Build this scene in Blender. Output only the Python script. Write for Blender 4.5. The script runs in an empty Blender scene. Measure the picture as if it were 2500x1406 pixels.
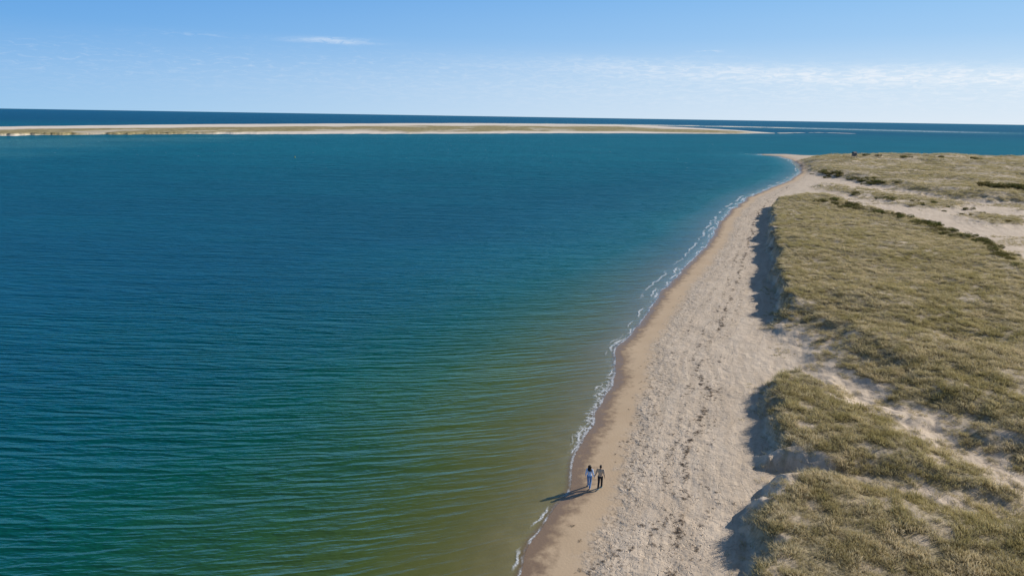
import bpy, bmesh, math, random
import numpy as np
from mathutils import Vector, Matrix, Euler
random.seed(7); rng=np.random.default_rng(7)
scene=bpy.context.scene
COL=scene.collection

# ------------------------------------------------------------------ camera
CAM_H=24.0
pitch=math.radians(14.08); roll=math.radians(0.917)
fw=Vector((0,math.cos(pitch),-math.sin(pitch))); rt=Vector((1,0,0)); up=Vector((0,math.sin(pitch),math.cos(pitch)))
RT=rt*math.cos(roll)+up*math.sin(roll); UP=-rt*math.sin(roll)+up*math.cos(roll)
cd=bpy.data.cameras.new("camera"); cam=bpy.data.objects.new("camera",cd); COL.objects.link(cam); scene.camera=cam
cd.sensor_width=36; cd.lens=24.0; cd.clip_end=150000; cd.clip_start=0.5
M=Matrix((RT,UP,-fw)).transposed().to_4x4(); M.translation=(0,0,CAM_H); cam.matrix_world=M

def survey(px,py,z=0.0):
    """metric ground position of a surveyed landmark (sight line meets terrain height z)"""
    d=fw+RT*((px-1250)/1667)+UP*((703-py)/1667)
    t=(z-CAM_H)/d.z
    return (d.x*t,d.y*t)
def S(lst,z=0.0):
    return np.array([survey(*(q if len(q)>2 else (q[0],q[1],z))) for q in lst])

# ------------------------------------------------------------------ numpy noise
TAB=rng.random((512,512))
def vn(x,y):
    xi=np.floor(x).astype(np.int64); yi=np.floor(y).astype(np.int64)
    fx=x-xi; fy=y-yi; fx=fx*fx*(3-2*fx); fy=fy*fy*(3-2*fy)
    a=TAB[xi&511,yi&511]; b=TAB[(xi+1)&511,yi&511]; c=TAB[xi&511,(yi+1)&511]; d=TAB[(xi+1)&511,(yi+1)&511]
    return (a*(1-fx)+b*fx)*(1-fy)+(c*(1-fx)+d*fx)*fy
def fbm(x,y,o=4):
    s=0;a=.5;t=0
    for i in range(o):
        s=s+a*vn(x*2**i+i*37.3,y*2**i+i*91.7); t+=a; a*=.5
    return s/t
def sm(a,b,x):
    t=np.clip((x-a)/(b-a),0,1); return t*t*(3-2*t)
def sdist(poly,x,y,closed=True):
    n=len(poly); d2=np.full(x.shape,1e18); ins=np.zeros(x.shape,bool)
    for i in range(n if closed else n-1):
        ax,ay=poly[i]; bx,by=poly[(i+1)%n]
        ex,ey=bx-ax,by-ay; L=ex*ex+ey*ey+1e-12
        t=np.clip(((x-ax)*ex+(y-ay)*ey)/L,0,1)
        dx=x-ax-t*ex; dy=y-ay-t*ey
        d2=np.minimum(d2,dx*dx+dy*dy)
        if closed and ay!=by:
            ins^=((ay>y)!=(by>y))&(x<(bx-ax)*(y-ay)/(by-ay)+ax)
    d=np.sqrt(d2)
    return np.where(ins,d,-d) if closed else d

# ------------------------------------------------------------------ terrain layout (metres)
WL=S([(1265,1406),(1300,1340),(1345,1260),(1385,1200),(1400,1130),(1425,1060),(1470,990),(1490,930),(1500,880),(1530,830),(1580,770),(1610,720),(1660,670),(1700,630),(1740,580),(1760,540),(1790,510),(1830,480),(1880,460),(1930,440),(1955,420),(1953,405),(1930,390),(1900,381),(1860,379),(1858,377),(1920,377),(1960,380),(2150,381),(2300,386),(2500,392),(2900,405)])
WL=np.vstack([WL,[(1500,560),(1500,-200),(-14,-200),(-10,-40),(-5,5),(-1.5,22)]])
PA=S([(1893,487,3),(1888,540,3),(1895,600,3),(1905,660,3),(1915,720,3),(1910,765,2.5),(1888,785,2.0),(1970,842,1.8),(2070,915,1.8),(2150,972,1.8),(2260,1025,1.8),(2380,1085,1.8),(2500,1150,1.8),(2900,1330,1.8),(2900,850,3),(2500,655,2.5),(2400,606,2.5),(2320,576,2.5),(2200,536,2.5),(2100,509,2.5),(2020,482,2.5),(1960,474,3)])
PB=S([(1895,897,2),(1965,903,2),(2070,948,2),(2175,1015,2),(2285,1085,2),(2380,1135,2),(2520,1215,1.8),(2400,1226,1.8),(2300,1213,1.8),(2200,1192,1.6),(2100,1165,1.6),(1990,1142,1.6),(1880,1112,1.6),(1878,1050,2),(1865,990,2),(1872,930,2)])
PC=S([(1880,1140,2),(2000,1134,2),(2200,1186,2),(2400,1228,2),(2500,1240,2),(2800,1350,2),(2800,1700,2),(1850,1700,2),(1845,1406,2),(1840,1280,2),(1850,1200,2)])
LEFT=S([(1895,895,1.8),(1865,990,1.8),(1878,1050,1.8),(1880,1105,1.8),(1880,1145,1.8),(1850,1200,1.8),(1840,1280,1.8),(1845,1406,1.8),(1850,1700,1.8)])
PD=S([(2010,442,2),(2100,455,2),(2250,476,2),(2350,492,2),(2330,500,2),(2250,500,2),(2180,490,2),(2090,473,2),(2020,457,2)])
PE=S([(2340,526,2),(2420,513,2),(2500,510,2),(2700,524,2),(2700,556,2),(2500,545,2),(2400,540,2)])
PF=S([(1950,380,4),(1962,397,3),(1990,412,3),(2060,425,3),(2150,443,3),(2300,470,3),(2400,482,3),(2500,487,3),(2900,507,3),(2900,394,4),(2500,381,4),(2300,373,4),(2150,368,5),(1990,370,5)])
WR=S([(1640,1500),(1640,1406),(1655,1300),(1688,1200),(1668,1130),(1690,1080),(1710,1000),(1720,940),(1716,880),(1740,820),(1770,760),(1800,690),(1815,630),(1835,560),(1850,520),(1880,480),(1930,450)],.8)
SHOAL=S([(-900,336),(0,336),(300,334),(700,333),(400,350),(100,368),(0,378),(-900,420)])
ISLN=S([(-700,336),(0,332),(300,329),(700,328),(1100,327),(1500,326),(1750,327),(1892,326)])
ISLF=S([(-700,319),(0,312),(150,310),(300,308),(600,305),(900,303),(1200,302),(1500,305),(1600,309),(1700,314),(1820,321),(1892,325.5)])
SURF=S([(1560,305),(1700,308),(1900,312),(2100,317),(2300,322)])

def wrack_wob(y,o=0.): return (fbm(y/3.3+o,y*0+3+o,4)-.5)*1.7
def terrain(x,y,full=True):
    cusp=(fbm(x/5,y/5,2)-.5)*1.3+(vn(x/1.6,y/1.6)-.5)*.25
    dw=sdist(WL,x,y)+cusp
    z=np.where(dw>0,1.4*(1-np.exp(-np.maximum(dw,0)*.08/1.4)),np.maximum(.070*dw,-6))
    w1=(fbm(x/7,y/7,3)-.5)*5; w2=(fbm(x/1.7+50,y/1.7,3)-.5)*2.6; ww=w1*.5+w2
    dA=sdist(PA,x,y)+ww; dB=sdist(PB,x,y)+ww*.8; dC=sdist(PC,x,y)+ww*.7
    dD=sdist(PD,x,y)+ww*3; dE=sdist(PE,x,y)+ww*3; dF=sdist(PF,x,y)+ww*1.6
    lowA=1-sm(70,84,y)
    hA=sm(-.55-2.3*lowA,.6+7*lowA,dA)*(2.6-.7*lowA)
    inl=sm(1.5,7,sdist(LEFT,x,y,False))
    hB=sm(-.6-2.9*inl,1.0+3.5*inl,dB)*1.35; hC=sm(-.6-2.9*inl,1.0+3.5*inl,dC)*1.45
    hBC=np.sqrt(hB**2+hC**2)
    hD=sm(-6,6,dD)*.7; hE=sm(-6,6,dE)*.6
    hF=sm(-5,9,dF)*2.3
    land=sm(2,10,dw)
    und=(fbm(x/16+9,y/16,3)-.5)*1.6+(fbm(x/3.5,y/3.5+20,2)-.5)*.5
    inn=np.maximum.reduce([sm(0,5,dA),sm(0,3,dB)*.35,sm(0,3,dC)*.35,sm(0,8,dF),sm(0,10,dD)*.5])
    z=z+(hA+hBC+hD+hE+hF)+und*inn*land
    z=z+sm(0,20,dF)*(fbm(x/30,y/22+5,3)-.5)*4*sm(200,330,y)
    dry=sm(3.2,4.6,dw)
    z=z+dry*((fbm(x/.42,y/.42,2)-.5)*.075+(fbm(x/2.3,y/2.3,2)-.5)*.12)
    n1=fbm(x/2.2+70,y/2.2,3); n2=fbm(x/9+7,y/9+3,2); n3=fbm(x/.9+5,y/.9,2)
    brk=1-.4*sm(.60,.70,fbm(x/1.8+3,y/1.8+8,3))
    vA=sm(-1.0,.8,dA)*(1-lowA*(1-sm(-1,6,dA))*sm(.60,.44,n1)*.9)*brk
    vB=sm(-1.9,1.4,dB)*np.clip(.35+sm(.34,.50,n1+.14*sm(1.,4,dB)),0,1)*brk
    vC=sm(-1.6,.9,dC)*np.clip(.35+sm(.32,.48,n1+.20*sm(.5,2.5,dC)),0,1)*brk
    vD=sm(-5,3,dD)*sm(.36,.54,n2)*.9; vE=sm(-4,3,dE)*sm(.38,.54,n2)*.85
    vF=sm(-2,2,dF)*(.6+.4*sm(.3,.55,n2))
    nearest=np.maximum.reduce([dA,dB,dC,dD*.5])
    sp=sm(.46,.60,n1*.5+n3*.5)*.7*sm(11,15,dw)*sm(-4.,0,nearest)*(y<330)
    n4=fbm(x/16+31,y/7+3,4); val=sm(.55,.63,n4)*.65*sm(24,34,dw)*sm(100,150,y)*(dA<0)*(dF<0)
    veg=np.clip(np.maximum.reduce([vA,vB,vC,vD,vE,vF,sp,val]),0,1)*sm(1.5,3,dw)
    if not full: return z,veg
    return z,dw,veg

def grid_mesh(name,X,Y,Z,attrs):
    nr,nc=X.shape; n=nr*nc
    me=bpy.data.meshes.new(name)
    me.vertices.add(n); co=np.stack([X,Y,Z],-1).astype(np.float32).ravel(); me.vertices.foreach_set("co",co)
    i=np.arange(nr-1)[:,None]*nc+np.arange(nc-1)[None,:]
    q=np.stack([i,i+1,i+nc+1,i+nc],-1).reshape(-1,4).astype(np.int32); m=len(q)
    me.loops.add(m*4); me.loops.foreach_set("vertex_index",q.ravel())
    me.polygons.add(m); me.polygons.foreach_set("loop_start",np.arange(0,m*4,4,dtype=np.int32))
    me.update(calc_edges=True)
    me.polygons.foreach_set("use_smooth",np.ones(m,bool))
    for k,v in attrs.items():
        a=me.attributes.new(k,'FLOAT','POINT'); a.data.foreach_set("value",v.astype(np.float32).ravel())
    me.update(); return me
def add(name,me,mats=(),parent=None,kind=None,label=None,category=None,group=None):
    o=bpy.data.objects.new(name,me); COL.objects.link(o)
    if me is not None:
        for m in mats:
            if m.name not in [mm.name for mm in me.materials if mm]: me.materials.append(m)
    if parent: o.parent=parent
    if kind: o["kind"]=kind
    if label: o["label"]=label
    if category: o["category"]=category
    if group: o["group"]=group
    return o

# ------------------------------------------------------------------ node helper
class NT:
    dim='2D'
    def __init__(s,tree): s.t=tree; s.n=tree.nodes; s.l=tree.links
    def node(s,typ,**kw):
        n=s.n.new(typ)
        for k,v in kw.items(): setattr(n,k,v)
        return n
    def set(s,sock,v):
        if v is None: return
        if isinstance(v,bpy.types.NodeSocket): s.l.new(v,sock)
        else:
            if isinstance(v,(tuple,list)) and len(v)==3 and sock.type=='RGBA': v=(*v,1)
            sock.default_value=v
    def m(s,op,a,b=None,c=None,clamp=False):
        n=s.node("ShaderNodeMath",operation=op,use_clamp=clamp)
        s.set(n.inputs[0],a); s.set(n.inputs[1],b); s.set(n.inputs[2],c); return n.outputs[0]
    def mapr(s,v,a,b,c=0.,d=1.,smooth=True):
        n=s.node("ShaderNodeMapRange",interpolation_type='SMOOTHSTEP' if smooth else 'LINEAR')
        n.clamp=True
        s.set(n.inputs[0],v)
        for i,q in enumerate((a,b,c,d)): s.set(n.inputs[1+i],q)
        return n.outputs[0]
    def mix(s,f,a,b,blend='MIX'):
        n=s.node("ShaderNodeMix",data_type='RGBA',blend_type=blend)
        s.set(n.inputs[0],f); s.set(n.inputs[6],a); s.set(n.inputs[7],b); return n.outputs[2]
    def attr(s,name):
        n=s.node("ShaderNodeAttribute",attribute_name=name); return n.outputs['Fac']
    def noise(s,vec,scale,detail=3,rough=.5,dist=0.):
        n=s.node("ShaderNodeTexNoise",noise_dimensions=s.dim); s.set(n.inputs['Vector'],vec)
        n.inputs['Scale'].default_value=scale; n.inputs['Detail'].default_value=detail
        n.inputs['Roughness'].default_value=rough; n.inputs['Distortion'].default_value=dist
        return n.outputs[0]
    def comb(s,x,y,z=0.):
        n=s.node("ShaderNodeCombineXYZ"); s.set(n.inputs[0],x); s.set(n.inputs[1],y); s.set(n.inputs[2],z); return n.outputs[0]
    def ramp(s,f,stops):
        n=s.node("ShaderNodeValToRGB"); s.set(n.inputs[0],f); e=n.color_ramp.elements
        while len(e)<len(stops): e.new(.5)
        for i,(p,c) in enumerate(stops): e[i].position=p; e[i].color=(*c,1)
        return n.outputs[0]
    def bump(s,h,dist=1.,strength=1.,normal=None):
        n=s.node("ShaderNodeBump"); n.inputs['Strength'].default_value=strength; n.inputs['Distance'].default_value=dist
        s.set(n.inputs['Height'],h)
        if normal is not None: s.set(n.inputs['Normal'],normal)
        return n.outputs[0]
def mat(name):
    m=bpy.data.materials.new(name); m.use_nodes=True; m.node_tree.nodes.clear(); n=NT(m.node_tree)
    n.out=n.node("ShaderNodeOutputMaterial"); return m,n
def simple(name,col,rough=.8,var=.15,scale=8.,bump=0.,metal=0.):
    m,n=mat(name); n.dim='3D'; b=n.node("ShaderNodeBsdfPrincipled"); tc=n.node("ShaderNodeTexCoord")
    f=n.noise(tc.outputs['Object'],scale,4)
    c=n.mix(f,tuple(x*(1-var) for x in col),tuple(min(1,x*(1+var)) for x in col))
    n.set(b.inputs['Base Color'],c); b.inputs['Roughness'].default_value=rough; b.inputs['Metallic'].default_value=metal
    if bump: n.set(b.inputs['Normal'],n.bump(f,bump))
    n.l.new(b.outputs[0],n.out.inputs[0]); return m

# ------------------------------------------------------------------ ground material
def ground_material():
    m,n=mat("sand_and_dune_ground"); tc=n.node("ShaderNodeTexCoord"); P=tc.outputs['Object']
    sh=n.attr("shore"); veg=n.attr("veg"); wr=n.attr("wrack")
    sxy=n.node("ShaderNodeSeparateXYZ"); n.l.new(P,sxy.inputs[0]); yy=sxy.outputs[1]
    nb=n.noise(P,.35,3); nf=n.noise(P,6,3,.6); nm=n.noise(P,1.3,3,.6); nd=n.noise(P,4.,3,.65)
    trk=n.noise(n.comb(n.m('MULTIPLY',sh,1.3),n.m('MULTIPLY',yy,.10)),1.,4,.65)
    dry=n.mix(nb,(.59,.48,.365),(.71,.595,.47))
    dry=n.mix(n.mapr(trk,.38,.62,.26,0.),dry,(.38,.29,.20))
    dry=n.mix(n.mapr(nf,.5,.75),dry,n.mix(.22,dry,(.25,.17,.1)))
    smooth=n.mix(nb,(.53,.385,.245),(.61,.465,.315))
    shn=n.m('ADD',sh,n.m('MULTIPLY',n.m('SUBTRACT',nm,.5),2.2))
    c=n.mix(n.mapr(shn,2.4,4.2),smooth,dry)
    c=n.mix(n.mapr(shn,.4,1.9,1.,0.),c,(.27,.185,.12))
    bed=n.mix(n.noise(P,.8,3,.6),(.27,.245,.11),(.43,.38,.20))
    c=n.mix(n.mapr(sh,-.6,0.,1.,0.),c,bed)
    w1=n.m('MULTIPLY',n.mapr(wr,.05,.6,.8,0.),n.mapr(nd,.49,.60))
    w2=n.m('MULTIPLY',n.mapr(wr,.2,4.0,.75,0.),n.mapr(nd,.59,.66))
    w3=n.m('MULTIPLY',n.m('MULTIPLY',n.mapr(shn,2.4,3.6),n.mapr(shn,4.2,7.5,.9,0.)),n.mapr(nd,.55,.62))
    c=n.mix(n.m('MULTIPLY',n.m('MAXIMUM',n.m('MAXIMUM',w1,w2),w3),.6),c,(.20,.14,.09))
    vg=n.mix(n.mapr(nd,.3,.7),(.18,.15,.08),(.41,.34,.22))
    farf=n.mapr(yy,150,420)
    fn=n.noise(P,.12,5,.68)
    vg=n.mix(farf,vg,n.mix(n.mapr(fn,.3,.7),(.16,.135,.065),(.50,.41,.26)))
    c=n.mix(n.mapr(veg,.25,1.),c,vg)
    b=n.node("ShaderNodeBsdfPrincipled"); n.set(b.inputs['Base Color'],c)
    n.set(b.inputs['Roughness'],n.m('SUBTRACT',.9,n.m('MULTIPLY',n.mapr(shn,.2,1.3,1.,0.),.55)))
    b.inputs['Specular IOR Level'].default_value=.3
    wv=n.node("ShaderNodeVectorMath",operation='ADD'); nn=n.node("ShaderNodeTexNoise",noise_dimensions='2D'); nn.inputs['Scale'].default_value=2.3; nn.inputs['Detail'].default_value=2.
    n.l.new(P,nn.inputs['Vector']); n.l.new(P,wv.inputs[0]); n.l.new(nn.outputs[1],wv.inputs[1])
    v=n.node("ShaderNodeTexVoronoi",voronoi_dimensions='2D'); v.inputs['Scale'].default_value=3.2; n.l.new(wv.outputs[0],v.inputs['Vector'])
    pits=n.mapr(v.outputs['Distance'],.06,.30)
    foot=n.mapr(n.noise(P,.6,3,.6),.38,.62,.3,1.)
    h=n.m('ADD',n.m('MULTIPLY',n.m('MULTIPLY',pits,foot),.036),n.m('MULTIPLY',nm,.045))
    h=n.m('ADD',h,n.m('ADD',n.m('MULTIPLY',trk,.045),n.m('MULTIPLY',nd,.02)))
    h=n.m('MULTIPLY',h,n.mapr(shn,2.8,5.0,.0,1.))
    h=n.m('ADD',h,n.m('MULTIPLY',nf,.010))
    n.set(b.inputs['Normal'],n.bump(h,1.0,1.0))
    n.l.new(b.outputs[0],n.out.inputs[0]); return m
MG=ground_material()

Rr=[34.0]
while Rr[-1]<640: Rr.append(Rr[-1]*1.0029)
while Rr[-1]<90000: Rr.append(Rr[-1]*1.12)
Rr=np.array([2.,8.,16.,24.,29.]+Rr)
T=np.concatenate([np.linspace(-3,-.10,24,endpoint=False),np.linspace(-.10,.90,620,endpoint=False),np.linspace(.90,3,24)])
RR,TT=np.meshgrid(Rr,T,indexing='ij'); X=RR*TT; Y=RR-20
Z,DW,VEG=terrain(X.ravel(),Y.ravel())
WRD=sdist(WR,X.ravel()-wrack_wob(Y.ravel()),Y.ravel(),False)+(fbm(X.ravel()/.8,Y.ravel()/.8,2)-.3)*.6
me=grid_mesh("ground",X,Y,Z.reshape(X.shape),{"shore":DW,"veg":VEG,"wrack":WRD})
ground=add("ground",me,[MG],kind="structure",label="sandy beach and grassy dunes beside shallow bay")

# ------------------------------------------------------------------ water
def water_material():
    m,n=mat("sea_water"); tc=n.node("ShaderNodeTexCoord"); P=tc.outputs['Object']
    s=n.node("ShaderNodeSeparateXYZ"); n.l.new(P,s.inputs[0]); x,y=s.outputs[0],s.outputs[1]
    dep=n.attr("depth"); off=n.attr("off"); shoal=n.attr("shoal"); surf=n.attr("surf")
    big=n.noise(n.comb(n.m('MULTIPLY',x,.012),n.m('MULTIPLY',y,.03)),1.,3,.6)
    depn=n.m('DIVIDE',n.m('MULTIPLY',dep,n.m('ADD',.75,n.m('MULTIPLY',big,.5))),6.,clamp=True)
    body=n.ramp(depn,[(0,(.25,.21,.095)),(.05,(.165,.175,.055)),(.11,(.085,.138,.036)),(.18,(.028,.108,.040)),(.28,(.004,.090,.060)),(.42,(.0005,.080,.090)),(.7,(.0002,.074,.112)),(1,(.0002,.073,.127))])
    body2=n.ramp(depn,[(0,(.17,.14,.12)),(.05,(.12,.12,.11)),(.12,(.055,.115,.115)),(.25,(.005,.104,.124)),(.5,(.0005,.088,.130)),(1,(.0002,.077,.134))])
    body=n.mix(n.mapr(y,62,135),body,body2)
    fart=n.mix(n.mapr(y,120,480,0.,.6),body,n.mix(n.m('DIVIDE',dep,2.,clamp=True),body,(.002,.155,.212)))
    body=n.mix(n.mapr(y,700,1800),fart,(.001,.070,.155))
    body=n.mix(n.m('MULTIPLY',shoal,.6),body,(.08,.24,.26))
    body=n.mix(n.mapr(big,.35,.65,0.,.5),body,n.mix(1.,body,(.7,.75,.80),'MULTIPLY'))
    ph=n.m('SUBTRACT',y,n.m('MULTIPLY',n.m('EXPONENT',n.m('MULTIPLY',off,-1/15)),9.))
    ph=n.m('ADD',ph,n.m('MULTIPLY',x,.06))
    def layer(lx,lp,amp,det,rough,ox=0.,ridge=False):
        v=n.comb(n.m('ADD',n.m('DIVIDE',x,lx),ox),n.m('DIVIDE',ph,lp)); q=n.noise(v,1.,det,rough,.15)
        if ridge: q=n.m('SUBTRACT',1.,n.m('ABSOLUTE',n.m('MULTIPLY',n.m('SUBTRACT',q,.5),3.)))
        return n.m('MULTIPLY',q,amp)
    h=n.m('ADD',layer(8,1.1,.16,1.,.4,0.,True),layer(2.0,.42,.12,1.,.5,7.3))
    h=n.m('ADD',h,layer(34,3.2,.27,1.,.5,3.1))
    h=n.m('ADD',h,layer(.5,.17,.045,1.,.5,1.1))
    h=n.m('ADD',h,n.m('MULTIPLY',layer(24,6.5,.9,2.,.6,5.),n.mapr(y,90,350)))
    h=n.m('MULTIPLY',h,n.mapr(off,0.,16.,.16,1.))
    h=n.m('MULTIPLY',h,n.mapr(y,60,300,1.,1.6))
    N=n.bump(h,1.,1.)
    dif=n.node("ShaderNodeBsdfDiffuse"); n.set(dif.inputs[0],body); n.set(dif.inputs['Normal'],N)
    tr=n.node("ShaderNodeBsdfTransparent"); n.set(tr.inputs[0],n.mix(n.mapr(dep,0.,.6),(.97,.95,.9),(.70,.82,.52)))
    k=n.m('EXPONENT',n.m('MULTIPLY',dep,-2.1))
    ms=n.node("ShaderNodeMixShader"); n.set(ms.inputs[0],k); n.l.new(dif.outputs[0],ms.inputs[1]); n.l.new(tr.outputs[0],ms.inputs[2])
    gl=n.node("ShaderNodeBsdfGlossy"); gl.inputs['Roughness'].default_value=.11; n.set(gl.inputs['Normal'],N); gl.inputs[0].default_value=(.42,.87,1,1)
    fr=n.node("ShaderNodeFresnel"); fr.inputs[0].default_value=1.333; n.set(fr.inputs['Normal'],N)
    f=n.m('MINIMUM',n.m('MULTIPLY',fr.outputs[0],.85),n.mapr(off,0.,60.,.28,.19))
    ms2=n.node("ShaderNodeMixShader"); n.set(ms2.inputs[0],f); n.l.new(ms.outputs[0],ms2.inputs[1]); n.l.new(gl.outputs[0],ms2.inputs[2])
    # foam
    w=n.m('SUBTRACT',n.noise(P,.35,2,.55),.5)
    n22=n.noise(P,2.2,3,.6); w2=n.m('SUBTRACT',n22,.5)
    wob=n.m('ADD',n.m('MULTIPLY',w,1.0),n.m('MULTIPLY',w2,.25))
    grow=n.mapr(y,50,260,1.,4.5,False)
    def line(c,wid,fr_,t0,ox):
        d=n.m('DIVIDE',n.m('ABSOLUTE',n.m('SUBTRACT',n.m('ADD',off,wob),c)),grow)
        a=n.mapr(d,wid*.1,wid,1.,0.)
        msk=n.mapr(n.noise(n.comb(n.m('ADD',n.m('MULTIPLY',x,fr_),ox),n.m('MULTIPLY',y,fr_)),1.,2,.5),t0,t0+.16)
        return n.m('MULTIPLY',a,msk)
    d0=n.m('DIVIDE',n.m('ABSOLUTE',n.m('SUBTRACT',n.m('ADD',off,n.m('MULTIPLY',w2,.3)),.10)),grow); e0=n.m('MULTIPLY',n.mapr(d0,.0,.14,1.,0.),n.mapr(n.noise(P,.5,2,.6),.40,.62,.12,.9))
    lace=n.mapr(n.noise(P,8.,2,.7),.40,.60)
    fo=n.m('MAXIMUM',e0,n.m('MAXIMUM',line(.50,.13,.22,.48,3.),n.m('MULTIPLY',line(1.0,.11,.16,.50,9.),n.mapr(y,44,52))))
    ow=n.m('ADD',off,wob)
    wash=n.m('MULTIPLY',n.m('MULTIPLY',n.mapr(ow,-.1,.1),n.mapr(ow,.5,1.0,1.,0.)),n.m('MULTIPLY',n.mapr(y,45,48),n.mapr(y,58,68,1.,0.)))
    fo=n.m('MAXIMUM',fo,n.m('MULTIPLY',n.m('MULTIPLY',wash,n.mapr(n22,.45,.58)),.9))
    far_l=n.m('MULTIPLY',line(2.2,.14,.12,.46,5.),n.mapr(y,75,110)); fo=n.m('MAXIMUM',fo,n.m('MULTIPLY',far_l,.85))
    fo=n.m('MULTIPLY',fo,n.m('ADD',.35,n.m('MULTIPLY',lace,.65)))
    wth=n.m('SUBTRACT',.74,n.m('MULTIPLY',surf,.26))
    wcn=n.noise(n.comb(n.m('MULTIPLY',x,.22),n.m('MULTIPLY',y,.12)),1.,4,.65)
    wc=n.m('MULTIPLY',n.m('MULTIPLY',n.m('SUBTRACT',wcn,wth),40.,clamp=True),n.mapr(y,220,600))
    fo=n.m('MAXIMUM',fo,n.m('MULTIPLY',wc,.7))
    fd=n.node("ShaderNodeBsdfDiffuse"); fd.inputs[0].default_value=(.8,.84,.88,1)
    ms3=n.node("ShaderNodeMixShader"); n.set(ms3.inputs[0],n.m('MULTIPLY',fo,.9)); n.l.new(ms2.outputs[0],ms3.inputs[1]); n.l.new(fd.outputs[0],ms3.inputs[2])
    n.l.new(ms3.outputs[0],n.out.inputs[0]); return m
MW=water_material()
Rw=[34.0]
while Rw[-1]<700: Rw.append(Rw[-1]*1.006)
while Rw[-1]<4000: Rw.append(Rw[-1]*1.02)
while Rw[-1]<90000: Rw.append(Rw[-1]*1.1)
Rw=np.array([2.,8.,16.,24.,29.]+Rw)
Tw=np.concatenate([np.linspace(-3,-.8,20,endpoint=False),np.linspace(-.8,-.1,140,endpoint=False),np.linspace(-.1,.6,420,endpoint=False),np.linspace(.6,3,50)])
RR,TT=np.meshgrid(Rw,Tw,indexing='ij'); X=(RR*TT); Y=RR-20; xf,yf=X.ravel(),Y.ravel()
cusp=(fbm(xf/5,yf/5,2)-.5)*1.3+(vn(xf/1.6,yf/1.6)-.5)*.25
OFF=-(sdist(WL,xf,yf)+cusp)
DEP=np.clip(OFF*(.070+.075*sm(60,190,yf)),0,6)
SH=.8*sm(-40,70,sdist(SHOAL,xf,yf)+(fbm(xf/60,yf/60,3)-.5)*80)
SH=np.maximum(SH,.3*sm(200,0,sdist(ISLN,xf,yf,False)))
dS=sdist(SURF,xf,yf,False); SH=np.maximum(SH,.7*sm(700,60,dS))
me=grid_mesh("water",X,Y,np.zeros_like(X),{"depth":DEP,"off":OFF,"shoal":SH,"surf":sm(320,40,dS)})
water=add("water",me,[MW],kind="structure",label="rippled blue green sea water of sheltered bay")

# ------------------------------------------------------------------ barrier island and bars
def isl_material():
    m,n=mat("island_sand_and_grass"); tc=n.node("ShaderNodeTexCoord"); P=tc.outputs['Object']; veg=n.attr("veg")
    nb=n.noise(P,.02,4,.6); nm=n.noise(P,.12,4,.65)
    c=n.mix(nb,(.68,.60,.51),(.84,.77,.68)); g=n.mix(n.mapr(nm,.3,.7),(.22,.19,.09),(.45,.38,.21))
    g=n.mix(n.mapr(n.noise(P,.05,4,.6),.60,.70),g,(.16,.15,.08))
    c=n.mix(veg,c,g); b=n.node("ShaderNodeBsdfPrincipled"); n.set(b.inputs['Base Color'],c); b.inputs['Roughness'].default_value=.95
    b.inputs['Specular IOR Level'].default_value=.1
    n.set(b.inputs['Normal'],n.bump(nm,.3)); n.l.new(b.outputs[0],n.out.inputs[0]); return m
MI=isl_material()
def loft(name,near,far,nc,nr,hfun,label):
    bn=near[:,0]/near[:,1]; bf=far[:,0]/far[:,1]; lo=max(bn.min(),bf.min()); hi=min(bn.max(),bf.max())
    b=np.linspace(lo,hi,nc); yn=np.interp(b,bn,near[:,1]); yfr=np.interp(b,bf,far[:,1])
    yn=yn+(fbm(b*60,b*0,4)-.5)*30*np.minimum(1,(yfr-yn)/200); yfr=np.maximum(yfr,yn+1)
    s=np.linspace(0,1,nr)[:,None]; Y=yn[None]*(1-s)+yfr[None]*s; X=b[None]*Y
    Z,V=hfun(X,Y,s+0*X,b[None]+0*X); me=grid_mesh(name,X,Y,Z,{"veg":V})
    return add(name,me,[MI],kind="structure",label=label)
def hisl(X,Y,s,b):
    sn=s+(fbm(X/120,Y/120,3)-.5)*.20
    edge=sm(0,.035,s)*sm(1,.93,s)
    tip=sm(b.max(),b.max()-.07,b)
    V=sm(.03,.07,sn)*sm(.62,.46,sn)*(.5+.5*sm(.28,.42,fbm(X/45,Y/90+3,4)))*sm(b.max()-.01,b.max()-.06,b)
    Z=-.15+edge*(1.1+1.1*V*(.4+fbm(X/40,Y/50,3))+(fbm(X/60,Y/80,3)-.5)*1.0+.9*sm(.5,.9,s))*(.25+.75*tip)
    return Z,V
loft("sandbar_island",ISLN,ISLF,1400,70,hisl,"long low barrier sandbar island with yellow green beach grass")
def hbar(X,Y,s,b):
    e=sm(0,.3,s)*sm(1,.7,s); q=sm(0,.1,(b-b.min())/(b.max()-b.min()))*sm(1,.5,(b-b.min())/(b.max()-b.min()))
    return -.62+e*q*1.35*fbm(X/45,Y/80,3),0*X
loft("sandbar",S([(1480,306.3),(1700,309.5),(1900,313.5),(2050,317.3),(2280,322.3)]),S([(1480,303.5),(1700,306.3),(1900,310.8),(2050,315.2),(2280,321.2)]),300,14,hbar,"thin pale sandbar barely above the sea")
loft("sandbar",S([(1880,327),(2000,325.4),(2180,329.3)]),S([(1880,324.3),(2000,323.3),(2180,328.2)]),200,12,hbar,"thin pale sandbar off the island tip")

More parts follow.
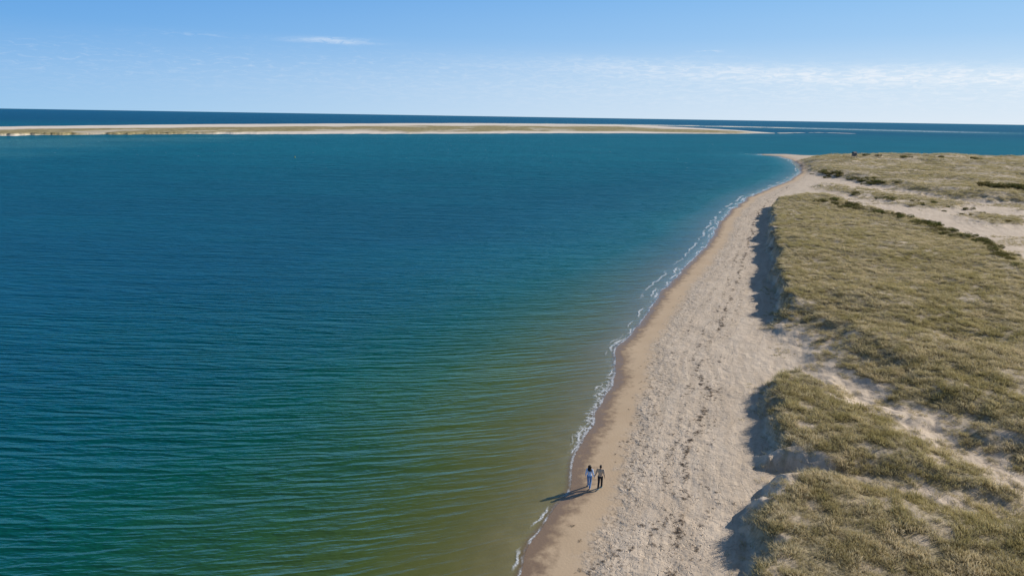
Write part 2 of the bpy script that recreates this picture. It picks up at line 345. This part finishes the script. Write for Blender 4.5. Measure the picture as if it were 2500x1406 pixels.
# ------------------------------------------------------------------ plants (stuff)
def grass_material(name,tip,base,alt):
    m,n=mat(name); h=n.attr("h"); oi=n.node("ShaderNodeObjectInfo"); g=n.node("ShaderNodeNewGeometry")
    big=n.noise(g.outputs['Position'],.09,3,.6); med=n.noise(g.outputs['Position'],.55,3,.65)
    t=n.mix(oi.outputs['Random'],tip,alt); t=n.mix(n.mapr(big,.4,.7,0.,.75),t,n.mix(1.,t,(.78,.79,.60),'MULTIPLY'))
    t=n.mix(n.mapr(med,.42,.62,0.,.7),t,n.mix(1.,t,(.60,.60,.44),'MULTIPLY'))
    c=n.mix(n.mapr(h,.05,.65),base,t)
    d=n.node("ShaderNodeBsdfDiffuse"); n.set(d.inputs[0],c); tl=n.node("ShaderNodeBsdfTranslucent"); n.set(tl.inputs[0],c)
    ms=n.node("ShaderNodeMixShader"); ms.inputs[0].default_value=.34; n.l.new(d.outputs[0],ms.inputs[1]); n.l.new(tl.outputs[0],ms.inputs[2])
    n.l.new(ms.outputs[0],n.out.inputs[0]); return m
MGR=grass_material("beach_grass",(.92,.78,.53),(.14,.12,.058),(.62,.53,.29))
def tuft(name,nb,rad,hh,wid):
    vs=[];fs=[];hv=[]
    for i in range(nb):
        a=random.uniform(0,2*math.pi); r=rad*math.sqrt(random.random()); bx,by=r*math.cos(a),r*math.sin(a)
        H=hh*random.uniform(.5,1.1); la=a+random.uniform(-.9,.9); ln=random.uniform(.15,.7)*H
        lx,ly=ln*math.cos(la)-.25*H,ln*math.sin(la)-.08*H
        fa=random.uniform(0,math.pi); wx,wy=wid*.5*math.cos(fa),wid*.5*math.sin(fa); k=len(vs)
        for (t,w) in ((0,.8),(.6,1.)):
            q=t**1.8; z=H*t*(1-.18*t)
            vs+= [(bx+lx*q-wx*w,by+ly*q-wy*w,z),(bx+lx*q+wx*w,by+ly*q+wy*w,z)]; hv+=[t,t]
        vs.append((bx+lx,by+ly,H*.80)); hv.append(1.)
        fs+=[(k,k+1,k+3,k+2),(k+2,k+3,k+4)]
    me=bpy.data.meshes.new(name); me.from_pydata(vs,[],fs); at=me.attributes.new("h",'FLOAT','POINT'); at.data.foreach_set("value",hv)
    me.materials.append(MGR); return me
def source_collection(name,meshes):
    c=bpy.data.collections.new(name)
    for i,me in enumerate(meshes):
        o=bpy.data.objects.new(name+"_source",me); c.objects.link(o)
    return c
def scatter(name,pts,rot,scl,idx,coll,label):
    me=bpy.data.meshes.new(name); me.vertices.add(len(pts)); me.vertices.foreach_set("co",pts.astype(np.float32).ravel())
    a=me.attributes.new("rot",'FLOAT_VECTOR','POINT'); a.data.foreach_set("vector",rot.astype(np.float32).ravel())
    a=me.attributes.new("scl",'FLOAT_VECTOR','POINT'); a.data.foreach_set("vector",scl.astype(np.float32).ravel())
    a=me.attributes.new("idx",'INT','POINT'); a.data.foreach_set("value",idx.astype(np.int32))
    o=add(name,me,kind="stuff",label=label)
    ng=bpy.data.node_groups.new(name+"_nodes",'GeometryNodeTree')
    ng.interface.new_socket("Geometry",in_out='INPUT',socket_type='NodeSocketGeometry'); ng.interface.new_socket("Geometry",in_out='OUTPUT',socket_type='NodeSocketGeometry')
    gi=ng.nodes.new("NodeGroupInput"); go=ng.nodes.new("NodeGroupOutput"); ip=ng.nodes.new("GeometryNodeInstanceOnPoints"); ci=ng.nodes.new("GeometryNodeCollectionInfo")
    ci.inputs['Collection'].default_value=coll; ci.inputs['Separate Children'].default_value=True; ci.inputs['Reset Children'].default_value=True
    def na(nm,t):
        q=ng.nodes.new("GeometryNodeInputNamedAttribute"); q.data_type=t; q.inputs['Name'].default_value=nm; return q.outputs['Attribute']
    ng.links.new(gi.outputs[0],ip.inputs['Points']); ng.links.new(ci.outputs[0],ip.inputs['Instance']); ip.inputs['Pick Instance'].default_value=True
    ng.links.new(na("idx",'INT'),ip.inputs['Instance Index'])
    er=ng.nodes.new("FunctionNodeEulerToRotation"); ng.links.new(na("rot",'FLOAT_VECTOR'),er.inputs[0]); ng.links.new(er.outputs[0],ip.inputs['Rotation'])
    ng.links.new(na("scl",'FLOAT_VECTOR'),ip.inputs['Scale']); ng.links.new(ip.outputs[0],go.inputs[0])
    md=o.modifiers.new("scatter",'NODES'); md.node_group=ng; return o
NV=5
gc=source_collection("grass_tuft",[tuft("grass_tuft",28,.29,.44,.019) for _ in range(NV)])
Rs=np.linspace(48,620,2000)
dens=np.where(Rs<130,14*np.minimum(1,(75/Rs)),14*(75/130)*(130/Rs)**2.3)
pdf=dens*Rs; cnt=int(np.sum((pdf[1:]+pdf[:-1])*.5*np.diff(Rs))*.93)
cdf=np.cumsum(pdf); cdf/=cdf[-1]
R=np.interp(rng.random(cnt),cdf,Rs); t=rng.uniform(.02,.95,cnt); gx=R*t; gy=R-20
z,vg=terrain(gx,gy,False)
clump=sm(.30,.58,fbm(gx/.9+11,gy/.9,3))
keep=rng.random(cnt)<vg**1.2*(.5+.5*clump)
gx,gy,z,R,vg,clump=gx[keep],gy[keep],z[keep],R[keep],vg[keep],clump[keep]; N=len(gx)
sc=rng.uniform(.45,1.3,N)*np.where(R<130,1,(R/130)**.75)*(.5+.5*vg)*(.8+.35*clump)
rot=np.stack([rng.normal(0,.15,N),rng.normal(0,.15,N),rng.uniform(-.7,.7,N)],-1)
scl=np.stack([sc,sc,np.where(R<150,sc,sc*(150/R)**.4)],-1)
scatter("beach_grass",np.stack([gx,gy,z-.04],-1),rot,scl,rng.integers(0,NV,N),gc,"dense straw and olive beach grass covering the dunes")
print("TUFTS",N,"cand",cnt)

MS=simple("dry_seaweed",(.09,.06,.04),.9,.4,20)
def weed(name):
    vs=[];fs=[]
    for i in range(16):
        x,y=random.gauss(0,.16),random.gauss(0,.16); a=random.uniform(0,6.28); L=random.uniform(.06,.2); w=random.uniform(.010,.024); k=len(vs)
        z0=random.uniform(.02,.06)
        for j in range(3):
            q=(j-1)*L; zz=z0+(.05 if j==1 else 0); dx,dy=math.cos(a+j*.4),math.sin(a+j*.4)
            vs+=[(x+dx*q-dy*w,y+dy*q+dx*w,zz),(x+dx*q+dy*w,y+dy*q-dx*w,zz+.01)]
        fs+=[(k,k+1,k+3,k+2),(k+2,k+3,k+5,k+4)]
    me=bpy.data.meshes.new(name); me.from_pydata(vs,[],fs); me.materials.append(MS); return me
wc=source_collection("seaweed_clump",[weed("seaweed_clump") for _ in range(4)])
P=[];s_=[]
for i in range(len(WR)-1):
    a,b=WR[i],WR[i+1]
    for ofs,dn,spd,pmain in((0,15,.7,.62),(-1.3,6,.5,.5),(1.2,4,.6,.4),(-3.0,3,.7,.3)):
        L=np.linalg.norm(b-a); n_=int(L*dn*min(1,110/max(a[1],60)))
        if n_<1: continue
        u_=rng.random(n_); q=a[None]*(1-u_[:,None])+b[None]*u_[:,None]
        nx=ofs+wrack_wob(q[:,1],abs(ofs)); main=rng.random(n_)<pmain; spread=np.where(main,.14,spd)
        q[:,0]+=nx+rng.normal(0,1,n_)*spread; g_=fbm(q[:,1]/1.2,q[:,0]*0+9+ofs,3); kk=rng.random(n_)<(sm(.28,.62,g_) if ofs==0 else sm(.36,.65,g_)); P.append(q[kk]); s_.append((rng.uniform(.16,.52,n_)*np.where(main,1,.65))[kk])
nb_=18000; R=rng.uniform(50,260,nb_); t=rng.uniform(0,.35,nb_); bx,by=R*t,R-20
bd=sdist(WL,bx,by); pr=np.exp(-((bd-4.0)/.9)**2)*.95+np.exp(-((bd-6.5)/2.5)**2)*.22
kk=(rng.random(nb_)<pr*(fbm(bx/3,by/3,2)>.42)); P.append(np.stack([bx[kk],by[kk]],-1)); s_.append(rng.uniform(.12,.42,kk.sum()))
P=np.vstack(P); s_=np.concatenate(s_); z,_=terrain(P[:,0],P[:,1],False); N=len(P)
scatter("seaweed_drift",np.stack([P[:,0],P[:,1],z+.0],-1),np.stack([np.zeros(N),np.zeros(N),rng.uniform(0,6.28,N)],-1),np.stack([s_,s_,s_],-1),rng.integers(0,4,N),wc,"dark dried seaweed strewn along the drift line")

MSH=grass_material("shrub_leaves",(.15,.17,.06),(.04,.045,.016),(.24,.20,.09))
def shrub(name):
    vs=[];fs=[];hv=[]
    cl=[(random.uniform(-.9,.9),random.uniform(-.6,.6),random.uniform(.25,.6),random.uniform(.25,.5)) for _ in range(9)]
    for i in range(700):
        cx,cy,cz,cr=random.choice(cl); d=Vector((random.gauss(0,1),random.gauss(0,1),random.gauss(0,1))).normalized()*cr*random.uniform(.6,1.05)
        p=Vector((cx,cy,cz))+d
        if p.z<0: p.z=random.uniform(0,.2)
        e=Euler((random.uniform(0,6),random.uniform(0,6),random.uniform(0,6))).to_matrix(); s1=random.uniform(.05,.10); k=len(vs)
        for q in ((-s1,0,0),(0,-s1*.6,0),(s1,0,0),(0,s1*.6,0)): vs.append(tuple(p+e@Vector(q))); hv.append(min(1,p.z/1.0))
        fs.append((k,k+1,k+2,k+3))
    me=bpy.data.meshes.new(name); me.from_pydata(vs,[],fs); at=me.attributes.new("h",'FLOAT','POINT'); at.data.foreach_set("value",hv); me.materials.append(MSH); return me
shm=[shrub("shrub") for _ in range(4)]
def place_shrubs(line,n,smin,smax,jit):
    L=S(line); d=np.linalg.norm(np.diff(L,axis=0),axis=1); c=np.concatenate([[0],np.cumsum(d)])
    for i in range(n):
        u_=random.random()*c[-1]; x=np.interp(u_,c,L[:,0])+random.gauss(0,jit); y=np.interp(u_,c,L[:,1])+random.gauss(0,jit)
        z,_=terrain(np.array([x]),np.array([y]),False); s0=random.uniform(smin,smax)
        o=add("shrub",random.choice(shm),label="low dark green shrub on the grassy dune",category="shrub",group="shrubs on the dunes")
        o.location=(x,y,z[0]-.05); o.rotation_euler=(0,0,random.uniform(0,6.28)); o.scale=(s0*1.3,s0*1.3,s0*.8)
place_shrubs([(1990,492,3),(2100,515,3),(2200,541,3),(2320,575,3)],38,.5,1.3,1.8)
place_shrubs([(2320,575,3),(2400,605,3),(2450,635,3),(2500,680,3)],30,.5,1.2,1.3)
place_shrubs([(1985,412,3),(2040,422,3),(2100,434,3),(2170,446,3)],30,.8,1.7,2.5)
place_shrubs([(2100,466,3),(2250,486,3),(2330,496,3),(2420,520,3)],18,.5,1.2,4)
place_shrubs([(2120,378,5),(2200,382,5),(2270,382,5),(2420,388,5)],9,1.,2.1,5)
place_shrubs([(2440,465,3),(2500,474,3)],8,1.5,2.6,4)

# ------------------------------------------------------------------ small structures
def lathe(bm,prof,seg=16,c=(0,0)):
    rings=[[bm.verts.new((c[0]+r*math.cos(2*math.pi*i/seg),c[1]+r*math.sin(2*math.pi*i/seg),z)) for i in range(seg)] for r,z in prof]
    for a,b in zip(rings,rings[1:]):
        for i in range(seg): bm.faces.new((a[i],a[(i+1)%seg],b[(i+1)%seg],b[i]))
    bm.faces.new(rings[0][::-1]); bm.faces.new(rings[-1])
def box(bm,c,s):
    r=bmesh.ops.create_cube(bm,size=1); bmesh.ops.scale(bm,vec=s,verts=r['verts']); bmesh.ops.translate(bm,vec=c,verts=r['verts'])
def bmo(name,fn,mt,parent,bev=0.,**kw):
    bm=bmesh.new(); fn(bm)
    if bev: bmesh.ops.bevel(bm,geom=bm.edges[:],offset=bev,segments=1,affect='EDGES')
    bmesh.ops.recalc_face_normals(bm,faces=bm.faces[:])
    me=bpy.data.meshes.new(name); bm.to_mesh(me); bm.free(); return add(name,me,[mt],parent=parent,**kw)
MWood=simple("weathered_wood",(.20,.19,.18),.9,.3,3,.02); MRoof=simple("dark_roof",(.09,.09,.095),.9,.2,4); MGlass=simple("dark_glass",(.03,.04,.05),.15,.1,2)
hx,hy=survey(2085,387,4); hz=float(terrain(np.array([hx]),np.array([hy]),False)[0][0])
hut=add("hut",None,label="small weathered wooden hut raised on posts in dune grass",category="hut"); hut.location=(hx,hy,hz-.3); hut.rotation_euler=(0,0,.35); hut.scale=(.8,.8,.8)
for sx in(-1,1):
    for sy in(-1,1): bmo("leg",lambda bm:box(bm,(sx*1.25,sy*1.0,.8),(.18,.18,1.6)),MWood,hut,.01)
bmo("deck",lambda bm:box(bm,(0,0,1.68),(3.3,2.8,.16)),MWood,hut,.02)
bmo("wall",lambda bm:box(bm,(0,.1,2.75),(2.5,2.0,1.98)),MWood,hut,.02)
def roof(bm):
    v=[bm.verts.new(q) for q in ((-1.6,-1.3,3.75),(1.6,-1.3,3.75),(1.6,1.5,3.75),(-1.6,1.5,3.75),(-1.6,.1,4.7),(1.6,.1,4.7))]
    for f in((0,3,2,1),(0,1,5,4),(2,3,4,5),(1,2,5),(0,4,3)): bm.faces.new([v[i] for i in f])
bmo("roof",roof,MRoof,hut)
bmo("door",lambda bm:box(bm,(-.5,-.93,2.7),(.75,.05,1.8)),MRoof,hut,.01)
bmo("window",lambda bm:box(bm,(.6,-.93,2.95),(.7,.05,.6)),MGlass,hut,.01)
bmo("railing",lambda bm:[box(bm,(0,-1.34,2.4),(3.2,.06,.08)),box(bm,(-1.57,-1.34,2.07),(.08,.08,.6)),box(bm,(1.57,-1.34,2.07),(.08,.08,.6)),box(bm,(0,-1.34,2.07),(.08,.08,.6))],MWood,hut)
bx_,by_=survey(720,385,0)
MY=simple("yellow_green_paint",(.35,.42,.12),.6,.1,2)
by0=add("buoy",None,label="small yellow green channel buoy floating in the bay",category="buoy"); by0.location=(bx_,by_,0); by0.scale=(.5,.5,.5)
bmo("float",lambda bm:lathe(bm,[(.3,-.4),(.7,-.2),(.75,.2),(.55,.45),(.2,.5)]),MY,by0)
bmo("tower",lambda bm:lathe(bm,[(.4,.5),(.3,1.5),(.12,1.9)],8),MY,by0)
bmo("lantern",lambda bm:lathe(bm,[(.12,1.9),(.16,2.0),(.14,2.15),(.04,2.25)],10),MGlass,by0)

# ------------------------------------------------------------------ people
ICO=None
def ball_pts():
    global ICO
    if ICO is None:
        b=bmesh.new(); bmesh.ops.create_icosphere(b,subdivisions=2,radius=1); ICO=[v.co.copy() for v in b.verts]; b.free()
    return ICO
def hulls(name,groups,voxel,mt,parent,smooth=4,**kw):
    """one continuous surface grown round joints: each group = convex hull of ellipsoids"""
    vs=[];fs=[]
    for g in groups:
        b=bmesh.new()
        for c,r in g:
            if not isinstance(r,(tuple,list)): r=(r,r,r)
            for p in ball_pts(): b.verts.new((c[0]+p.x*r[0],c[1]+p.y*r[1],c[2]+p.z*r[2]))
        bmesh.ops.convex_hull(b,input=b.verts[:]); b.verts.index_update(); k=len(vs)
        bmesh.ops.delete(b,geom=[v for v in b.verts if not v.link_faces],context='VERTS'); b.verts.index_update()
        vs+=[tuple(v.co) for v in b.verts]; fs+=[tuple(k+v.index for v in f.verts) for f in b.faces]; b.free()
    me=bpy.data.meshes.new(name); me.from_pydata(vs,[],fs)
    tmp=bpy.data.objects.new("tmp",me); COL.objects.link(tmp)
    md=tmp.modifiers.new("r",'REMESH'); md.mode='VOXEL'; md.voxel_size=voxel
    sm_=tmp.modifiers.new("s",'SMOOTH'); sm_.factor=.5; sm_.iterations=smooth
    dg=bpy.context.evaluated_depsgraph_get(); dg.update(); m2=bpy.data.meshes.new_from_object(tmp.evaluated_get(dg))
    bpy.data.objects.remove(tmp); m2.name=name
    for p in m2.polygons: p.use_smooth=True
    return add(name,m2,[mt],parent=parent,**kw)
def lerp(a,b,t): return tuple(a[i]*(1-t)+b[i]*t for i in range(3))
def person(loc,H,heading,inner,woman,mats,label):
    root=add("person",None,label=label,category="person"); root.location=loc; root.rotation_euler=(0,0,heading); root.scale=(H/1.75,)*3
    s=inner
    sw=.175 if woman else .2; hw=.095
    J=dict(hipF=(-s*hw,0,.93),kneeF=(-s*.09,.15,.51),ankF=(-s*.085,.22,.10),hipB=(s*hw,0,.93),kneeB=(s*.09,.02,.50),ankB=(s*.085,-.24,.15))
    shI=(s*sw,0,1.43); elI=(s*(sw+.09),-.03,1.15); wrI=(s*(sw+.165),.04,.92); haI=(s*(sw+.185),.055,.86)
    shO=(-s*sw,0,1.43); elO=(-s*(sw+.06),-.07,1.14); wrO=(-s*(sw+.09),.04,.92); haO=(-s*(sw+.095),.06,.85)
    fat=1.0 if woman else 1.12
    G=[[((0,0,.95),(.15,.10,.09)),((0,0,1.12),(.12,.085,.08))],[((0,0,1.12),(.12,.085,.08)),((0,-.005,1.33),(.155*fat,.105,.10))],
       [((0,-.005,1.33),(.155*fat,.105,.10)),((0,0,1.43),(.12,.07,.05))],[(shI,.055),(shO,.055)],[((0,-.01,1.46),.055),((0,.01,1.56),.05)],
       [((0,.0,1.665),(.075,.09,.085)),((0,.03,1.60),(.05,.055,.06))],[((0,.10,1.64),(.012,.02,.02)),((0,.085,1.67),(.008,.01,.02))],
       [((.078,.0,1.645),(.01,.02,.03))],[((-.078,.0,1.645),(.01,.02,.03))]]
    def leg(h,k,a):
        G.append([(h,.088),(k,.056)]); G.append([(k,.056),(lerp(k,a,.35),.058)]); G.append([(lerp(k,a,.35),.058),(a,.037)])
    leg(J['hipF'],J['kneeF'],J['ankF']); leg(J['hipB'],J['kneeB'],J['ankB'])
    G.append([((J['ankF'][0],.20,.05),.04),((J['ankF'][0],.37,.04),(.045,.05,.025))]); G.append([((J['ankB'][0],-.25,.10),.038),((J['ankB'][0],-.12,.035),(.045,.05,.025))])
    for sh,el,wr,ha,sd,hold in((shI,elI,wrI,haI,s,True),(shO,elO,wrO,haO,-s,False)):
        G+= [[(sh,.052*fat),(el,.038*fat)],[(el,.038*fat),(wr,.026*fat)],[(wr,(.024,.026,.024)),(ha,(.017,.042,.035))]]
        for i in range(4):
            b0=(ha[0],ha[1]-.033+i*.022,ha[2]-.02); ln=(.058,.075,.08,.07)[i]
            cur=sd*(.035 if hold else -.012); mid=(b0[0]+cur*.4,b0[1]+.004,b0[2]-ln*.55); tip=(b0[0]+cur*(1.3 if hold else 1),b0[1]+.008,b0[2]-ln*(.8 if hold else 1))
            G+= [[(b0,.0095),(mid,.009)],[(mid,.009),(tip,.008)]]
        tb=(ha[0]-sd*.005,ha[1]+.04,ha[2]+.012); tm=(tb[0]+sd*.008,tb[1]+.022,tb[2]-.03); tt=(tm[0]+sd*.012,tm[1]+.004,tm[2]-.03)
        G+= [[(tb,.013),(tm,.011)],[(tm,.011),(tt,.009)]]
    skin,top,bot,hairm,shoe=mats
    body=hulls("body",G,.0075,skin,root,2)
    TG=[[((0,0,.94),(.155,.118,.05)),((0,0,1.12),(.135 if woman else .15,.105,.08))],[((0,0,1.12),(.135 if woman else .15,.105,.08)),((0,-.005,1.33),(.165*fat,.122,.11))],
        [((0,-.005,1.33),(.165*fat,.122,.11)),((0,0,1.44),(.12,.075,.05))],[(shI,.066),(shO,.066)],[((0,-.008,1.46),(.068,.065,.03))]]
    for sh,el,wr in((shI,elI,wrI),(shO,elO,wrO)):
        TG+=[[(sh,.066*fat),(el,.052*fat)],[(el,.052*fat),(lerp(el,wr,.93),.040*fat)]]
    hulls("sweater" if not woman else "blouse",TG,.010,top,root,3)
    wd=1.12 if woman else 1.15
    BG=[[((0,0,1.02),(.138,.105,.03)),((0,-.01,.93),(.158,.118,.08))]]
    for h,k,a in((J['hipF'],J['kneeF'],J['ankF']),(J['hipB'],J['kneeB'],J['ankB'])):
        a2=lerp(k,a,.95); BG+=[[(h,.098),(k,.066*wd)],[(k,.066*wd),(a2,.058*wd)]]
    hulls("trousers" if not woman else "jeans",BG,.010,bot,root,3)
    for nm,a,y0,y1,z0,z1 in(("shoe",J['ankF'],.185,.385,.055,.04),("shoe",J['ankB'],-.265,-.11,.105,.04)):
        hulls(nm,[[((a[0],y0,z0),(.045,.05,.045)),((a[0],y1,z1),(.05,.05,.032))],[((a[0],y0,z0+.03),(.043,.045,.03)),((a[0],y0,z0),.03)]],.008,shoe,root,3)
    if woman:
        HG=[[((0,-.012,1.69),(.092,.10,.088)),((0,-.06,1.60),(.11,.075,.08))],[((0,-.06,1.60),(.12,.075,.08)),((0,-.10,1.42),(.115,.055,.07))]]
        for i in range(70):
            tz=random.uniform(1.36,1.76); wv=.125 if tz<1.66 else .09; an=random.uniform(math.pi,2*math.pi)
            HG.append([((math.cos(an)*wv*random.uniform(.8,1.1),-.05+math.sin(an)*.075-(.03 if tz<1.55 else 0),tz),random.uniform(.022,.038))])
        hulls("hair",HG,.010,hairm,root,1)
    else:
        HG=[[((0,-.012,1.695),(.084,.095,.078)),((0,-.045,1.63),(.075,.06,.06))],[((0,.05,1.725),(.065,.045,.035)),((0,-.01,1.70),(.08,.08,.07))]]
        for i in range(40):
            an=random.uniform(0,6.28); HG.append([((math.cos(an)*.07,-.015+math.sin(an)*.075,1.72+random.uniform(-.04,.04)-(.05 if math.sin(an)<0 else 0)),.016)])
        hulls("hair",HG,.008,hairm,root,2)
    for sx in(-1,1):
        hulls("eye",[[((sx*.03,.082,1.662),(.011,.007,.006))]],.003,hairm,root,1)
    hulls("mouth",[[((-.018,.083,1.60),(.006,.005,.004)),((.018,.083,1.60),(.006,.005,.004))]],.003,simple("lips",(.35,.13,.11),.5),root,1)
    return root
skinW=simple("skin_warm",(.42,.25,.17),.55,.08,30); skinM=simple("skin_tan",(.36,.22,.15),.55,.08,30)
blouse=simple("pale_blue_cloth",(.52,.68,.94),.9,.08,14,.01); jeans=simple("blue_denim",(.13,.27,.52),.9,.2,20,.01)
tan=simple("tan_knit",(.55,.42,.30),.95,.12,40,.01); black=simple("black_cloth",(.018,.018,.022),.9,.2,20,.01)
hairD=simple("dark_brown_hair",(.018,.012,.010),.6,.4,60,.02); white=simple("light_leather",(.55,.58,.62),.7,.05); teal=simple("teal_sneaker",(.06,.30,.42),.7,.1)
def gz(x,y): return float(terrain(np.array([x]),np.array([y]),False)[0][0])
ax,ay=survey(1438,1190,.12); px_,py_=survey(1464,1193,.15)
D=.72; mx,my=(ax+px_)/2,(ay+py_)/2; dv=Vector((px_-ax,py_-ay,0)).normalized(); hd=math.atan2(dv.y,dv.x)
wp=(mx-dv.x*D/2,my-dv.y*D/2); mp=(mx+dv.x*D/2,my+dv.y*D/2)
person((wp[0],wp[1],gz(*wp)-.005),1.68,hd,1,True,(skinW,blouse,jeans,hairD,white),"walking woman with long dark curly hair, pale blue top and jeans")
person((mp[0],mp[1],gz(*mp)-.005),1.72,hd,-1,False,(skinM,tan,black,hairD,teal),"walking man in tan sweater and black trousers holding hands")

# ------------------------------------------------------------------ light
SUN_AZ=math.radians(67); SUN_EL=math.radians(28)
sd=Vector((math.sin(SUN_AZ)*math.cos(SUN_EL),math.cos(SUN_AZ)*math.cos(SUN_EL),math.sin(SUN_EL)))
sl=bpy.data.lights.new("sun",'SUN'); sl.energy=5.0; sl.angle=math.radians(.5); sl.color=(1,.92,.81)
so=bpy.data.objects.new("sun",sl); COL.objects.link(so); so.rotation_euler=(-sd).to_track_quat('-Z','Y').to_euler(); so.location=(100,50,80)
w=bpy.data.worlds.new("World"); scene.world=w; w.use_nodes=True
n=NT(w.node_tree); bg=w.node_tree.nodes['Background']
sky=n.node("ShaderNodeTexSky"); sky.sky_type='NISHITA'; sky.sun_disc=False; sky.sun_elevation=SUN_EL; sky.sun_rotation=SUN_AZ; sky.dust_density=.3; sky.ozone_density=2.
tc=n.node("ShaderNodeTexCoord"); sx=n.node("ShaderNodeSeparateXYZ"); n.l.new(tc.outputs['Generated'],sx.inputs[0])
x,y,z=sx.outputs
el=n.m('ARCSINE',z); az=n.m('ARCTAN2',x,y)
hz_=n.m('SQRT',n.m('ADD',n.m('MULTIPLY',x,x),n.m('ADD',n.m('MULTIPLY',y,y),1e-6)))
cs=n.m('DIVIDE',n.m('ADD',n.m('MULTIPLY',x,math.sin(SUN_AZ)),n.m('MULTIPLY',y,math.cos(SUN_AZ))),hz_)
elf=n.m('DIVIDE',el,math.pi/2,clamp=True)
deg=lambda d:d/90
A=n.ramp(elf,[(0,(.34,.58,.84)),(deg(3),(.26,.50,.82)),(deg(6),(.16,.41,.79)),(deg(10),(.10,.33,.75)),(deg(30),(.05,.19,.52)),(1,(.04,.13,.42))])
B=n.ramp(elf,[(0,(.80,.87,.93)),(deg(3),(.63,.79,.93)),(deg(6),(.41,.65,.92)),(deg(10),(.27,.55,.90)),(deg(30),(.12,.33,.75)),(1,(.05,.15,.45))])
f=n.mapr(cs,-.25,1.,0.,1.,False)
grad=n.mix(n.m('POWER',f,1.15),A,B)
nis=n.mix(1.,sky.outputs[0],(.065,.065,.065),'MULTIPLY')
col=n.mix(n.mapr(el,math.radians(12),math.radians(40)),grad,nis)
cn=n.noise(n.comb(n.m('MULTIPLY',az,6.),n.m('MULTIPLY',el,60.)),1.,6,.60,.4)
cm=n.noise(n.comb(n.m('MULTIPLY',az,55.),n.m('MULTIPLY',el,300.)),1.,6,.66,.7)
def gauss(v,c,s): 
    d=n.m('DIVIDE',n.m('SUBTRACT',v,c),s); return n.m('EXPONENT',n.m('MULTIPLY',n.m('MULTIPLY',d,d),-1.))
e0=n.m('SUBTRACT',.070,n.m('MULTIPLY',az,.030))
wob=n.m('MULTIPLY',n.m('SUBTRACT',cn,.5),.030)
band=n.m('MULTIPLY',gauss(n.m('ADD',el,wob),e0,.012),n.mapr(az,-.25,.45))
band=n.m('MULTIPLY',band,n.m('ADD',.22,n.m('MULTIPLY',n.mapr(cm,.36,.66),.42)))
low=n.m('MULTIPLY',n.m('MULTIPLY',gauss(el,.040,.024),n.mapr(az,-.5,.4,.25,.7)),n.mapr(cm,.38,.72,.10,.5))
wisp=n.m('MULTIPLY',n.m('MULTIPLY',gauss(n.m('ADD',el,n.m('MULTIPLY',wob,.35)),.0945,.0028),gauss(az,-.25,.05)),n.mapr(cm,.3,.6,.1,.6))
pf=n.m('MULTIPLY',n.m('ADD',n.m('MULTIPLY',gauss(el,.0885,.002),gauss(az,.262,.012)),n.m('MULTIPLY',gauss(el,.094,.003),n.m('MULTIPLY',gauss(az,-.42,.06),.35))),n.mapr(cm,.45,.65,0.,.5))
mot=n.m('MULTIPLY',n.m('MULTIPLY',gauss(el,.062,.018),n.mapr(az,.1,-.3)),n.mapr(cm,.52,.75,0.,.25))
cl=n.m('MINIMUM',n.m('ADD',n.m('ADD',band,low),n.m('ADD',n.m('ADD',wisp,pf),mot)),.92)
col=n.mix(cl,col,n.mix(f,(.62,.74,.90),(.92,.95,.98)))
n.l.new(col,bg.inputs[0]); bg.inputs[1].default_value=1.0
scene.view_settings.view_transform='Standard'; scene.view_settings.look='None'; scene.view_settings.exposure=0
